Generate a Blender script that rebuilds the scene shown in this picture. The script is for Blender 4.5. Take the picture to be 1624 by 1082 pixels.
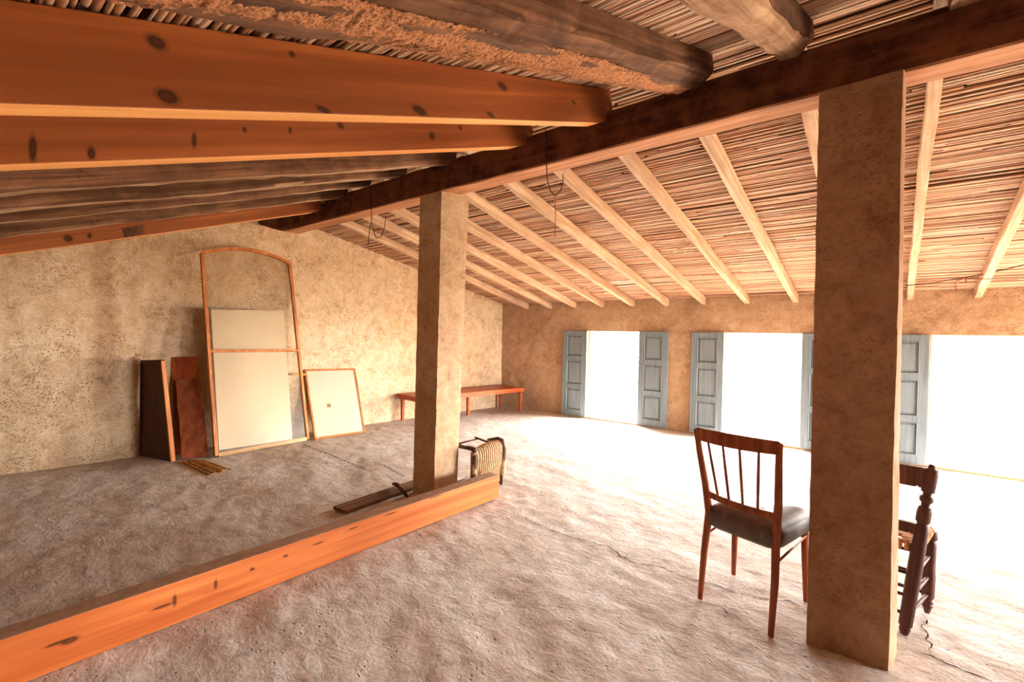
import bpy, bmesh, math, random
import numpy as np
from math import sin, cos, pi, radians, sqrt, hypot
from mathutils import Vector, Matrix

for o in list(bpy.data.objects):
    bpy.data.objects.remove(o, do_unlink=True)
S = bpy.context.scene
COL = S.collection
random.seed(7)
rng = np.random.default_rng(11)

# ------------------------------------------------------------------ camera
F_PX, CAM_H = 749.5, 1.40
YAW, PITCH, ROLL = radians(38.95), radians(-0.69), radians(-1.19)
def _rot(y, p, r):
    a = np.array([[cos(y), -sin(y), 0], [sin(y), cos(y), 0], [0, 0, 1]])
    b = np.array([[1, 0, 0], [0, cos(p), -sin(p)], [0, sin(p), cos(p)]])
    c = np.array([[cos(r), 0, sin(r)], [0, 1, 0], [-sin(r), 0, cos(r)]])
    return a @ b @ c
M = _rot(YAW, PITCH, ROLL)          # columns: right, forward, up
EYE = np.array([0, 0, CAM_H])
cam = bpy.data.cameras.new('camera')
cam.sensor_width = 36.0
cam.lens = 36.0 * F_PX / 1624.0
cam.clip_start = 0.02
camo = bpy.data.objects.new('camera', cam)
COL.objects.link(camo)
mw = Matrix.Identity(4)
for i in range(3):
    mw[i][0] = M[i, 0]; mw[i][1] = M[i, 2]; mw[i][2] = -M[i, 1]
mw[2][3] = CAM_H
camo.matrix_world = mw
S.camera = camo

# ------------------------------------------------------------------ sky and exposure
SKY = 90.0
w = bpy.data.worlds.new('sky'); S.world = w
w.use_nodes = True
wb = w.node_tree.nodes['Background']
wb.inputs[0].default_value = (1.0, 0.975, 0.945, 1)
wb.inputs[1].default_value = SKY
S.view_settings.view_transform = 'Standard'
S.view_settings.look = 'None'
S.view_settings.exposure = 0.28
S.view_settings.gamma = 1.0
S.view_settings.use_curve_mapping = False

# ------------------------------------------------------------------ pixel -> place helpers
def ray(u, v): return M @ np.array([(u - 812) / F_PX, 1, -(v - 541) / F_PX])
def fl(u, v, z=0.0):
    d = ray(u, v); return EYE + d * ((z - CAM_H) / d[2])
def px(u, v, x):
    d = ray(u, v); return EYE + d * (x / d[0])
def py(u, v, y):
    d = ray(u, v); return EYE + d * (y / d[1])
def pl(u, v, n, p0):
    d = ray(u, v); n = np.array(n, float); return EYE + d * (n @ (np.array(p0) - EYE) / (n @ d))

# ------------------------------------------------------------------ value noise
_perm = rng.random((256, 256))
def vnoise(x, y):
    xi = np.floor(x).astype(int); yi = np.floor(y).astype(int)
    fx = x - xi; fy = y - yi
    fx = fx * fx * (3 - 2 * fx); fy = fy * fy * (3 - 2 * fy)
    g = lambda a, b: _perm[a & 255, b & 255]
    return ((g(xi, yi) * (1 - fx) + g(xi + 1, yi) * fx) * (1 - fy) + (g(xi, yi + 1) * (1 - fx) + g(xi + 1, yi + 1) * fx) * fy) * 2 - 1
def fbm(x, y, sc, octv=4, gain=.5):
    t = 0; a = 1.0
    for k in range(octv):
        t = t + a * vnoise(x * sc + 17.3 * k, y * sc + 5.1 * k); sc *= 2.03; a *= gain
    return t

# ------------------------------------------------------------------ mesh builder
class MB:
    def __init__(s): s.v = []; s.f = []; s.sm = []
    def add(s, vs, fs, smooth=False):
        b = len(s.v); s.v += [tuple(map(float, p)) for p in vs]
        s.f += [tuple(b + i for i in f) for f in fs]; s.sm += [smooth] * len(fs)
    def box(s, a, b):
        (x0, y0, z0), (x1, y1, z1) = a, b
        s.hexa([(x0, y0, z0), (x1, y0, z0), (x1, y1, z0), (x0, y1, z0), (x0, y0, z1), (x1, y0, z1), (x1, y1, z1), (x0, y1, z1)])
    def hexa(s, p):   # bottom 4 ccw, top 4 ccw
        s.add(p, [(3, 2, 1, 0), (4, 5, 6, 7), (0, 1, 5, 4), (1, 2, 6, 5), (2, 3, 7, 6), (3, 0, 4, 7)])
    def loft(s, rings, cap=True, smooth=True, closed=True):
        n = len(rings[0]); b = len(s.v)
        for r in rings: s.v += [tuple(map(float, p)) for p in r]
        for i in range(len(rings) - 1):
            for j in range(n if closed else n - 1):
                k = (j + 1) % n
                s.f.append((b + i * n + j, b + i * n + k, b + (i + 1) * n + k, b + (i + 1) * n + j)); s.sm.append(smooth)
        if cap and closed:
            s.f.append(tuple(b + j for j in reversed(range(n)))); s.sm.append(False)
            e = b + (len(rings) - 1) * n
            s.f.append(tuple(e + j for j in range(n))); s.sm.append(False)
    def tube(s, pts, rad, n=8, flat=1.0, up=None, smooth=True, rot=0.0):
        pts = [Vector(p) for p in pts]
        if not hasattr(rad, '__len__'): rad = [rad] * len(pts)
        rings = []
        ref = Vector(up) if up is not None else None
        for i, p in enumerate(pts):
            t = (pts[min(i + 1, len(pts) - 1)] - pts[max(i - 1, 0)]).normalized()
            if ref is None:
                ref = Vector((0, 0, 1)) if abs(t.z) < .9 else Vector((1, 0, 0))
            a = (ref - t * ref.dot(t)).normalized(); b = t.cross(a)
            if up is None: ref = a
            rings.append([p + (a * cos(rot + 2 * pi * j / n) + b * flat * sin(rot + 2 * pi * j / n)) * rad[i] for j in range(n)])
        s.loft(rings, True, smooth)
    def build(s, name, mat, parent=None, bevel=0.0, kind=None, label=None):
        me = bpy.data.meshes.new(name)
        me.from_pydata(s.v, [], s.f)
        me.polygons.foreach_set('use_smooth', s.sm)
        if kind != 'stuff':
            bm = bmesh.new(); bm.from_mesh(me); bmesh.ops.recalc_face_normals(bm, faces=bm.faces); bm.to_mesh(me); bm.free()
        me.update()
        o = bpy.data.objects.new(name, me); COL.objects.link(o)
        if mat: me.materials.append(mat)
        if parent is not None:
            o.parent = parent
            o.matrix_parent_inverse = Matrix.Translation(-Vector(parent.location)) if parent.type == 'EMPTY' else Matrix.Identity(4)
        if bevel > 0:
            m = o.modifiers.new('bevel', 'BEVEL'); m.width = bevel; m.segments = 2; m.limit_method = 'ANGLE'; m.angle_limit = radians(40)
        if kind: o['kind'] = kind
        if label: o['label'] = label
        return o
def tag(o, label, cat, group=None):
    o['label'] = label; o['category'] = cat
    if group: o['group'] = group
    return o
def thing(name, label, cat, loc, group=None):
    o = bpy.data.objects.new(name, None); COL.objects.link(o)
    o.location = tuple(float(c) for c in loc); o.empty_display_size = .1
    return tag(o, label, cat, group)
def struct(name, mb, mat, **k):
    o = mb.build(name, mat, **k); o['kind'] = 'structure'; return o

# ------------------------------------------------------------------ materials
def srgb(r, g, b):
    f = lambda c: (c / 255 / 12.92) if c / 255 <= .04045 else ((c / 255 + .055) / 1.055) ** 2.4
    return (f(r), f(g), f(b), 1)
class NT:
    def __init__(s, name):
        s.m = bpy.data.materials.new(name); s.m.use_nodes = True
        s.t = s.m.node_tree; s.b = s.t.nodes['Principled BSDF']; s.out = s.t.nodes['Material Output']
        s.co = s.t.nodes.new('ShaderNodeTexCoord').outputs['Object']
    def n(s, ty, **k):
        x = s.t.nodes.new('ShaderNode' + ty)
        for a, v in k.items(): setattr(x, a, v)
        return x
    def l(s, a, b): s.t.links.new(a, b)
    def setin(s, node, **k):
        for a, v in k.items():
            i = node.inputs[a.replace('_', ' ')]
            if hasattr(v, 'links') or hasattr(v, 'is_linked'): s.l(v, i)
            else: i.default_value = v
    def map(s, scale=(1, 1, 1), rot=(0, 0, 0), src=None, loc=(0, 0, 0)):
        m = s.n('Mapping'); m.inputs['Scale'].default_value = scale; m.inputs['Rotation'].default_value = rot; m.inputs['Location'].default_value = loc
        s.l(src or s.co, m.inputs[0]); return m.outputs[0]
    def noise(s, vec, scale, detail=6, rough=.6, dist=0.0):
        x = s.n('TexNoise'); s.l(vec, x.inputs['Vector'])
        x.inputs['Scale'].default_value = scale; x.inputs['Detail'].default_value = detail; x.inputs['Roughness'].default_value = rough; x.inputs['Distortion'].default_value = dist
        return x.outputs['Fac']
    def voro(s, vec, scale, feature='F1', rand=1.0):
        x = s.n('TexVoronoi', feature=feature); s.l(vec, x.inputs['Vector']); x.inputs['Scale'].default_value = scale; x.inputs['Randomness'].default_value = rand
        return x.outputs['Distance']
    def ramp(s, fac, stops):
        r = s.n('ValToRGB'); s.l(fac, r.inputs[0]); e = r.color_ramp.elements
        while len(e) < len(stops): e.new(.5)
        for el, (p, c) in zip(e, stops):
            el.position = p; el.color = c if hasattr(c, '__len__') else (c, c, c, 1)
        return r.outputs[0]
    def mix(s, fac, a, b, mode='MIX'):
        x = s.n('Mix', data_type='RGBA', blend_type=mode)
        for i, v in ((0, fac), (6, a), (7, b)):
            if hasattr(v, 'is_linked'): s.l(v, x.inputs[i])
            else: x.inputs[i].default_value = v
        return x.outputs[2]
    def math(s, op, a, b=0.0, clamp=False):
        x = s.n('Math', operation=op); x.use_clamp = clamp
        for i, v in ((0, a), (1, b)):
            if hasattr(v, 'is_linked'): s.l(v, x.inputs[i])
            else: x.inputs[i].default_value = v
        return x.outputs[0]
    def bump(s, h, strength=.5, dist=.01, prev=None):
        x = s.n('Bump'); x.inputs['Strength'].default_value = strength; x.inputs['Distance'].default_value = dist
        s.l(h, x.inputs['Height'])
        if prev: s.l(prev, x.inputs['Normal'])
        return x.outputs[0]
    def done(s, color, rough=.85, normal=None, spec=.25):
        if hasattr(color, 'is_linked'): s.l(color, s.b.inputs['Base Color'])
        else: s.b.inputs['Base Color'].default_value = color
        if hasattr(rough, 'is_linked'): s.l(rough, s.b.inputs['Roughness'])
        else: s.b.inputs['Roughness'].default_value = rough
        s.b.inputs['Specular IOR Level'].default_value = spec
        if normal: s.l(normal, s.b.inputs['Normal'])
        return s.m

def plaster(name, light, mid, dark, stain=.5, pits=1.0, bstr=.8, spots=0.62, stains=()):
    t = NT(name)
    big = t.noise(t.map(), 1.1, 5, .6)
    med = t.noise(t.map(), 9.0, 8, .70, .6)
    fine = t.noise(t.map(), 38.0, 5, .7)
    c = t.ramp(med, [(.20, dark), (.42, mid), (.62, light)])
    c = t.mix(t.ramp(big, [(.38, stain), (.62, 0.0)]), c, mid, 'MULTIPLY')
    fm = t.ramp(fine, [(.28, .82), (.55, 1.0)])
    c = t.mix(1.0, c, fm, 'MULTIPLY')
    # pits and scratches in the plaster
    msk = t.ramp(t.noise(t.map(), 3.2, 4, .6), [(.42, .15), (spots, 1.0)])
    pit = t.math('MULTIPLY', t.ramp(t.voro(t.map(), 40.0), [(.14, 1.0), (.34, 0.0)]), msk)
    scr = t.noise(t.map((1, 1, 2.2), (.7, .2, .5)), 26.0, 5, .65, 1.8)
    scm = t.math('MULTIPLY', t.ramp(scr, [(.55, 0.0), (.63, 1.0)]), msk)
    pitall = t.math('MAXIMUM', pit, scm, True)
    c = t.mix(t.math('MULTIPLY', pitall, .8 * pits, True), c, (dark[0] * .8, dark[1] * .75, dark[2] * .7, 1))
    if stains:
        sep = t.n('SeparateXYZ'); t.l(t.co, sep.inputs[0])
        wob = t.math('MULTIPLY', t.math('SUBTRACT', big, .5), .25)
        for (yc, hw, zlo, amt) in stains:
            dy = t.math('ABSOLUTE', t.math('SUBTRACT', t.math('ADD', sep.outputs['Y'], wob), yc))
            f = t.ramp(t.math('DIVIDE', dy, hw * 2), [(.25, 1.0), (.75, 0.0)])
            fz = t.ramp(t.math('DIVIDE', sep.outputs['Z'], 2.2), [(zlo / 2.2 - .08, 0.0), (zlo / 2.2 + .12, 1.0)])
            c = t.mix(t.math('MULTIPLY', t.math('MULTIPLY', f, fz), amt), c, srgb(150, 98, 60), 'MULTIPLY')
    h = t.math('SUBTRACT', t.math('ADD', t.math('MULTIPLY', med, 1.2), t.math('MULTIPLY', fine, .5)), t.math('MULTIPLY', pitall, .8))
    return t.done(c, .95, t.bump(h, bstr * .7, .016), .1)

def wood(name, base, dark, light=None, axis=1, ring=1.0, rough=.6, knots=(), grime=0.0, grime_col=None, gscale=1.0, bstr=.25, rnd=True, slope=0.0, spec=.15, heart=None):
    t = NT(name)
    sc = [34 * gscale] * 3; sc[axis] = 1.3 * gscale
    vec = t.co
    if rnd:
        oi = t.n('ObjectInfo'); vm = t.n('VectorMath', operation='SCALE'); cv = t.n('CombineXYZ')
        for i in range(3): t.l(oi.outputs['Random'], cv.inputs[i])
        t.l(cv.outputs[0], vm.inputs[0]); vm.inputs['Scale'].default_value = 13.0
        va = t.n('VectorMath', operation='ADD'); t.l(t.co, va.inputs[0]); t.l(vm.outputs[0], va.inputs[1]); vec = va.outputs[0]
    if slope: vec = t.map(rot=(-math.atan(slope), 0, 0), src=vec)
    g = t.noise(t.map(tuple(sc), src=vec), 1.0, 6, .62, .8)
    sc2 = [9 * gscale] * 3; sc2[axis] = .5 * gscale
    g2 = t.noise(t.map(tuple(sc2), src=vec), 1.0, 4, .55, 1.2)
    c = t.ramp(g, [(.30, dark), (.52, base), (.75, light or base)])
    c = t.mix(t.ramp(g2, [(.38, .75), (.62, 0.0)]), c, dark)
    h = g
    if heart:
        sp_ = t.n('SeparateXYZ'); t.l(vec, sp_.inputs[0]); a_ = math.atan(slope)
        z0 = heart[1] * cos(a_) - heart[0] * sin(a_)
        dz = t.math('ABSOLUTE', t.math('SUBTRACT', t.math('ADD', sp_.outputs['Z'], t.math('MULTIPLY', t.math('SUBTRACT', g2, .5), .09)), z0))
        c = t.mix(t.ramp(t.math('MULTIPLY', dz, 10.0), [(.40, .62), (.62, 0.0)]), c, dark)
    if grime:
        gn = t.noise(t.map(src=vec), 5.0, 7, .7, .3)
        c = t.mix(t.ramp(gn, [(.42, 0.0), (.62, grime)]), c, grime_col)
    if knots:
        lx = axis
        for (pos, a, b) in knots:
            sub = t.n('VectorMath', operation='SUBTRACT'); t.l(t.co, sub.inputs[0]); sub.inputs[1].default_value = tuple(float(q) for q in pos)
            mul = t.n('VectorMath', operation='MULTIPLY'); t.l(sub.outputs[0], mul.inputs[0])
            k = [1 / b] * 3; k[axis] = 1 / a; k[0] = 0.0
            mul.inputs[1].default_value = k
            ln = t.n('VectorMath', operation='LENGTH'); t.l(mul.outputs[0], ln.inputs[0])
            f = t.math('ADD', ln.outputs['Value'], t.math('MULTIPLY', t.math('SUBTRACT', g2, .5), .6))
            c = t.mix(t.ramp(f, [(.10, .80), (.40, .88), (.55, .95), (.66, .45), (1.0, .12), (1.0, 0.0)]) , c, (dark[0] * .16, dark[1] * .16, dark[2] * .2, 1))
    return t.done(c, rough, t.bump(h, bstr, .004), spec)

def plain(name, col, rough=.7, var=.15, scale=20, spec=.3, bstr=.15, metal=0.0):
    t = NT(name)
    f = t.noise(t.map(), scale, 5, .6)
    c = t.mix(t.ramp(f, [(.35, 1 - var), (.65, 1.0)]), (0, 0, 0, 1), col)
    t.b.inputs['Metallic'].default_value = metal
    return t.done(c, rough, t.bump(f, bstr, .004), spec)

def reed_mat(name, attr):
    t = NT(name)
    if attr:
        a = t.n('Attribute', attribute_name='rnd'); r = a.outputs['Fac']
    else:
        r = t.n('ObjectInfo').outputs['Random']
    c = t.ramp(r, [(0.0, srgb(140, 96, 70)), (.2, srgb(190, 142, 108)), (.55, srgb(212, 170, 134)), (.85, srgb(228, 200, 170)), (1.0, srgb(206, 184, 158))])
    st = t.noise(t.map((1.2, 60, 60)), 1.0, 4, .6)
    c = t.mix(t.ramp(st, [(.36, .5), (.6, 0.0)]), c, srgb(140, 86, 56))
    sp = t.noise(t.map((9, 45, 45)), 1.0, 2, .5)
    c = t.mix(t.ramp(sp, [(.66, 0.0), (.74, .8)]), c, srgb(90, 44, 24))
    return t.done(c, .6, t.bump(st, .2, .002), .3)

MAT = {}
SL0 = .345
MAT['gable'] = plaster('gable_plaster', srgb(232, 210, 178), srgb(216, 186, 148), srgb(152, 112, 78), .3, 1.0, .9, stains=[(1.15, .10, .55, .42), (5.1, .05, .9, .3)])
MAT['back'] = plaster('window_wall_plaster', srgb(196, 164, 132), srgb(180, 146, 112), srgb(138, 104, 74), .3, .8, .7)
MAT['pillar'] = plaster('pillar_plaster', srgb(190, 156, 126), srgb(170, 134, 104), srgb(126, 90, 66), .4, .6, .5, .66)
MAT['unseenwall'] = plaster('dark_unseen_walls', srgb(128, 100, 76), srgb(104, 78, 58), srgb(70, 50, 36), .3, .6, .8)  # unseen walls, colour darkened to hold back bounced light
def floor_mat():
    t = NT('rough_concrete_floor')
    big = t.noise(t.map(), .9, 5, .6)
    med = t.noise(t.map((1, 1.25, 1), (0, 0, .5)), 9.0, 9, .7, .4)
    fine = t.noise(t.map(), 55.0, 5, .7)
    c = t.ramp(med, [(.28, srgb(170, 156, 146)), (.46, srgb(202, 192, 182)), (.66, srgb(220, 212, 204))])
    c = t.mix(t.ramp(big, [(.40, .40), (.60, 0.0)]), c, srgb(206, 182, 160), 'MULTIPLY')
    c = t.mix(1.0, c, t.ramp(fine, [(.30, .70), (.52, 1.0)]), 'MULTIPLY')
    pv = t.voro(t.map((1, 1.3, 1)), 22.0)
    msk = t.ramp(t.noise(t.map(), 4.0, 4, .6), [(.46, 0.0), (.62, 1.0)])
    pit = t.math('MULTIPLY', t.ramp(pv, [(.08, 1.0), (.20, 0.0)]), msk)
    c = t.mix(t.math('MULTIPLY', pit, .8), c, srgb(84, 64, 52))
    wav = t.noise(t.map((1, 1.7, 1), (0, 0, .6)), 7.0, 5, .6, .8)
    h = t.math('SUBTRACT', t.math('ADD', t.math('ADD', t.math('MULTIPLY', med, .9), t.math('MULTIPLY', wav, 1.1)), t.math('MULTIPLY', fine, .34)), t.math('MULTIPLY', pit, 1.0))
    return t.done(c, .9, t.bump(h, .36, .014), .12)
MAT['floor'] = floor_mat()
MAT['ridge'] = wood('dark_beam_wood', srgb(96, 58, 40), srgb(56, 32, 22), srgb(122, 76, 52), 0, grime=.5, grime_col=srgb(150, 96, 62), rough=.75)
MAT['ridgelit'] = wood('lit_beam_underside', srgb(190, 132, 92), srgb(138, 86, 56), srgb(212, 164, 124), 0, rough=.75)  # lighter beam colour, paints the window light on the underside
MAT['old'] = wood('old_timber', srgb(128, 88, 62), srgb(74, 46, 32), srgb(160, 118, 86), 1, grime=.6, grime_col=srgb(58, 38, 28), rough=.85, bstr=.6, slope=SL0)
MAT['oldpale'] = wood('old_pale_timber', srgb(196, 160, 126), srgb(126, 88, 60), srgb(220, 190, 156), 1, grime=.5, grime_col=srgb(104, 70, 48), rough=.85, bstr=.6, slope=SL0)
MAT['rafter'] = wood('pale_rafter_wood', srgb(208, 178, 146), srgb(160, 122, 92), srgb(224, 202, 174), 1, grime=.35, grime_col=srgb(160, 124, 96), rough=.75, bstr=.4, slope=-.214)
MAT['crumb'] = plain('crumbled_wood', srgb(206, 142, 98), .95, .75, 130, .1, 1.0)
MAT['reed'] = reed_mat('reed', False)
MAT['reeds'] = reed_mat('reeds_far', True)
MAT['roofboard'] = plain('roof_underlay', srgb(92, 58, 38), .95, .4, 8, .1)
def shutter_mat():
    t = NT('blue_shutter_paint')
    g = t.noise(t.map((30, 30, 1.6)), 1.0, 5, .6)
    f = t.noise(t.map(), 7.0, 6, .65)
    c = t.ramp(g, [(.3, srgb(98, 108, 113)), (.6, srgb(122, 132, 136))])
    c = t.mix(t.ramp(f, [(.58, 0.0), (.76, .55)]), c, srgb(140, 134, 122))
    return t.done(c, .6, t.bump(g, .2, .003), .2)
MAT['shutter'] = shutter_mat()
MAT['white'] = plain('white_paint', srgb(226, 222, 212), .6, .1, 10)
MAT['sill'] = plain('threshold_clay', srgb(186, 120, 80), .8, .3, 14)
MAT['terrace'] = plain('white_terrace', srgb(232, 228, 220), .9, .08, 5)
MAT['glass'] = None
def glass_mat():
    t = NT('dusty_glass')
    t.t.nodes.remove(t.b)
    tr = t.n('BsdfTransparent'); tr.inputs[0].default_value = (.90, .88, .84, 1)
    gl = t.n('BsdfGlossy'); gl.inputs[0].default_value = (.9, .9, .9, 1); gl.inputs['Roughness'].default_value = .22
    df = t.n('BsdfDiffuse'); df.inputs[0].default_value = srgb(200, 180, 150)
    m1 = t.n('MixShader'); m1.inputs[0].default_value = .022; t.l(tr.outputs[0], m1.inputs[1]); t.l(gl.outputs[0], m1.inputs[2])
    m2 = t.n('MixShader'); t.l(m1.outputs[0], m2.inputs[1]); t.l(df.outputs[0], m2.inputs[2])
    dust = t.ramp(t.noise(t.map(), 3.0, 5, .6), [(.35, .06), (.7, .16)]); t.l(dust, m2.inputs[0])
    t.l(m2.outputs[0], t.out.inputs[0])
    return t.m
MAT['glass'] = glass_mat()

# ------------------------------------------------------------------ room dimensions
YW = 7.14                         # inner face of the window wall
YF = -2.1                         # low wall behind the camera
XR = 4.9                          # right wall
GA = np.array([-6.43, .43, 0]); GB = np.array([-6.02, 7.185, 0])
GD = (GB - GA) / np.linalg.norm(GB - GA); GN = np.array([GD[1], -GD[0], 0])      # gable wall direction and room-side normal
def gx(y): return GA[0] + (GB[0] - GA[0]) * (y - GA[1]) / (GB[1] - GA[1])
SR, SL = .214, .345
YRIDGE = 2.72
def roof_r(y): return 2.005 + SR * (YW - y)
ZR = roof_r(YRIDGE)
def roof_l(y): return ZR - SL * (YRIDGE - y)
def roof(y): return roof_r(y) if y > YRIDGE else roof_l(y)

# ------------------------------------------------------------------ floor
def fh(x, y):
    x = np.asarray(x, float); y = np.asarray(y, float)
    c, s = cos(.5), sin(.5); xr, yr = c * x - s * y, s * x + c * y
    return .006 * fbm(xr * .8, yr * 1.5, 2.2, 3) + .0022 * fbm(xr, yr * 1.5, 9.0, 3) - .004
def grid_mesh(P, skip=None):
    nu, nv = P.shape[:2]
    idx = np.arange(nu * nv).reshape(nu, nv)
    q = np.stack([idx[:-1, :-1], idx[1:, :-1], idx[1:, 1:], idx[:-1, 1:]], -1)
    if skip is not None: q = q[~skip]
    return P.reshape(-1, 3), q.reshape(-1, 4)
def np_object(name, v, q, mat, kind=None, flip=False):
    me = bpy.data.meshes.new(name)
    me.vertices.add(len(v)); me.vertices.foreach_set('co', np.ascontiguousarray(v, dtype=np.float32).ravel())
    if flip: q = q[:, ::-1]
    me.loops.add(q.size); me.loops.foreach_set('vertex_index', np.ascontiguousarray(q, dtype=np.int32).ravel())
    me.polygons.add(len(q)); me.polygons.foreach_set('loop_start', np.arange(0, q.size, 4, dtype=np.int32))
    me.polygons.foreach_set('loop_total', np.full(len(q), 4, dtype=np.int32))
    me.polygons.foreach_set('use_smooth', np.ones(len(q), dtype=bool))
    me.update(calc_edges=True); me.validate()
    me.materials.append(mat)
    o = bpy.data.objects.new(name, me); COL.objects.link(o)
    if kind: o['kind'] = kind
    return o
xs = np.arange(-6.75, XR + .1, .03); ys = np.arange(YF - .1, YW + .33, .03)
X, Y = np.meshgrid(xs, ys, indexing='ij')
v, q = grid_mesh(np.stack([X, Y, fh(X, Y)], -1))
floor = np_object('floor', v, q, MAT['floor'], 'structure')

def crack(pts, wdt):
    P = [fl(*p)[:2] for p in pts]
    out = []
    for a, b in zip(P, P[1:]):
        n = max(2, int(np.linalg.norm(b - a) / .025))
        out += [a + (b - a) * i / n for i in range(n)]
    out.append(P[-1])
    mb = MB(); L = []
    for i, p in enumerate(out):
        d = out[min(i + 1, len(out) - 1)] - out[max(i - 1, 0)]; d = d / (np.linalg.norm(d) + 1e-9)
        nn = np.array([-d[1], d[0]])
        p = p + nn * random.uniform(-.012, .012)
        wd = wdt * random.uniform(.25, 1.0) * (1 if 2 < i < len(out) - 3 else .3)
        for s in (-1, 1):
            r = p + nn * wd * s
            L.append((r[0], r[1], float(fh(r[0], r[1])) + .0025))
    mb.add(L, [(2 * i, 2 * i + 2, 2 * i + 3, 2 * i + 1) for i in range(len(out) - 1)])
    mb.build('crack', MAT['crackm'], floor)
MAT['crackm'] = plain('crack_dirt', srgb(62, 44, 34), 1.0, .3, 40, 0.0)
crack([(826, 818), (870, 838), (905, 850), (960, 865), (1000, 890), (1040, 897), (1090, 917), (1135, 930), (1180, 943), (1250, 955), (1300, 972)], .005)
crack([(1432, 1028), (1462, 1036), (1490, 1045), (1540, 1068), (1600, 1090)], .006)
crack([(1467, 975), (1464, 995), (1472, 1015), (1479, 1042)], .004)
crack([(478, 703), (520, 720), (560, 735), (600, 752)], .007)
crack([(575, 728), (618, 742), (640, 755), (668, 760)], .006)
crack([(1105, 955), (1140, 962), (1180, 985)], .004)

# ------------------------------------------------------------------ walls
def wall_disp(a, b, amp): return amp * (fbm(a, b, 2.2, 3) * .6 + fbm(a, b, 9.0, 4) * .45)
# left gable wall
yy = np.arange(YF - .05, YW + .12, .03); vv = np.linspace(0, 1, 86)
tops = np.array([roof(y) + .08 for y in yy])
Yg = np.repeat(yy[:, None], len(vv), 1); Zg = tops[:, None] * vv[None, :] - .03
Xg = GA[0] + (GB[0] - GA[0]) * (Yg - GA[1]) / (GB[1] - GA[1]) + wall_disp(Yg, Zg, .014)
v, q = grid_mesh(np.stack([Xg, Yg, Zg], -1))
np_object('wall_left', v, q, MAT['gable'], 'structure')

# window wall with openings
OPEN = [(-4.10, -3.16), (-1.89, -.925), (.325, 1.31), (2.56, 3.53)]
HEAD = 1.505
cuts = sorted([-6.3, XR + .05] + [c for o in OPEN for c in o])
xb = []
for a, b in zip(cuts, cuts[1:]):
    n = max(2, int((b - a) / .03)); xb += list(np.linspace(a, b, n, endpoint=False))
xb = np.array(xb + [cuts[-1]])
zb = np.concatenate([np.linspace(-.03, HEAD, 52), np.linspace(HEAD, 2.12, 22)[1:]])
Xb, Zb = np.meshgrid(xb, zb, indexing='ij')
mask = np.ones_like(Xb)
for a, b in OPEN:
    dx = np.maximum(np.maximum(a - Xb, Xb - b), 0); dz = np.maximum(Zb - HEAD, 0)
    mask = np.minimum(mask, np.clip(np.hypot(dx, dz) / .08, 0, 1))
Yb = YW - wall_disp(Xb, Zb, .014) * mask
xc = (xb[:-1] + xb[1:]) / 2; zc = (zb[:-1] + zb[1:]) / 2
skip = np.zeros((len(xc), len(zc)), bool)
for a, b in OPEN: skip |= ((xc > a) & (xc < b))[:, None] & (zc < HEAD)[None, :]
v, q = grid_mesh(np.stack([Xb, Yb, Zb], -1), skip)
wall_back = np_object('wall_back', v, q, MAT['back'], 'structure')
# thickness of the wall: reveals and outer leaf
mb = MB(); T = .30
for a, b in OPEN:
    mb.add([(a, YW, -.03), (a, YW + T, -.03), (a, YW + T, HEAD), (a, YW, HEAD)], [(0, 1, 2, 3)])
    mb.add([(b, YW, -.03), (b, YW + T, -.03), (b, YW + T, HEAD), (b, YW, HEAD)], [(3, 2, 1, 0)])
    mb.add([(a, YW, HEAD), (b, YW, HEAD), (b, YW + T, HEAD), (a, YW + T, HEAD)], [(3, 2, 1, 0)])
ed = [-6.6] + [c for o in OPEN for c in o] + [XR + .35]
for i in range(0, len(ed), 2): mb.add([(ed[i], YW + T, -.1), (ed[i + 1], YW + T, -.1), (ed[i + 1], YW + T, 2.3), (ed[i], YW + T, 2.3)], [(0, 1, 2, 3)])
for a, b in OPEN: mb.add([(a, YW + T, HEAD), (b, YW + T, HEAD), (b, YW + T, 2.3), (a, YW + T, 2.3)], [(0, 1, 2, 3)])
mb.build('reveal', MAT['back'], wall_back)
# right wall with a doorway and low wall behind the camera
DOOR = (4.1, 6.4, HEAD)
mb = MB()
mb.box((XR, YF - .2, -.05), (XR + .3, DOOR[0], 3.1)); mb.box((XR, DOOR[1], -.05), (XR + .3, YW + .3, 3.1)); mb.box((XR, DOOR[0], DOOR[2]), (XR + .3, DOOR[1], 3.1))
L = bpy.data.lights.new('door_portal', 'AREA'); L.shape = 'RECTANGLE'; L.size = DOOR[1] - DOOR[0]; L.size_y = DOOR[2]; L.cycles.is_portal = True
lo = bpy.data.objects.new('door_portal', L); COL.objects.link(lo); lo.location = (XR + .32, (DOOR[0] + DOOR[1]) / 2, DOOR[2] / 2)
lo.rotation_euler = (radians(90), 0, radians(90))
struct('wall_right', mb, MAT['unseenwall'])
mb = MB(); mb.box((-6.75, YF - .2, -.05), (XR + .3, YF, roof_l(YF) + .1))
struct('wall_front', mb, MAT['unseenwall'])

# ------------------------------------------------------------------ ceiling: underlay and reed mats
mb = MB(); th = .05; off = .045
for (y0, y1, fr) in ((YRIDGE, YW + .5, roof_r), (YF - .4, YRIDGE, roof_l)):
    z0, z1 = fr(y0) + off, fr(y1) + off
    mb.hexa([(-6.9, y0, z0), (XR + .5, y0, z0), (XR + .5, y1, z1), (-6.9, y1, z1), (-6.9, y0, z0 + th), (XR + .5, y0, z0 + th), (XR + .5, y1, z1 + th), (-6.9, y1, z1 + th)])
ceiling = struct('ceiling', mb, MAT['roofboard'])

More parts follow.
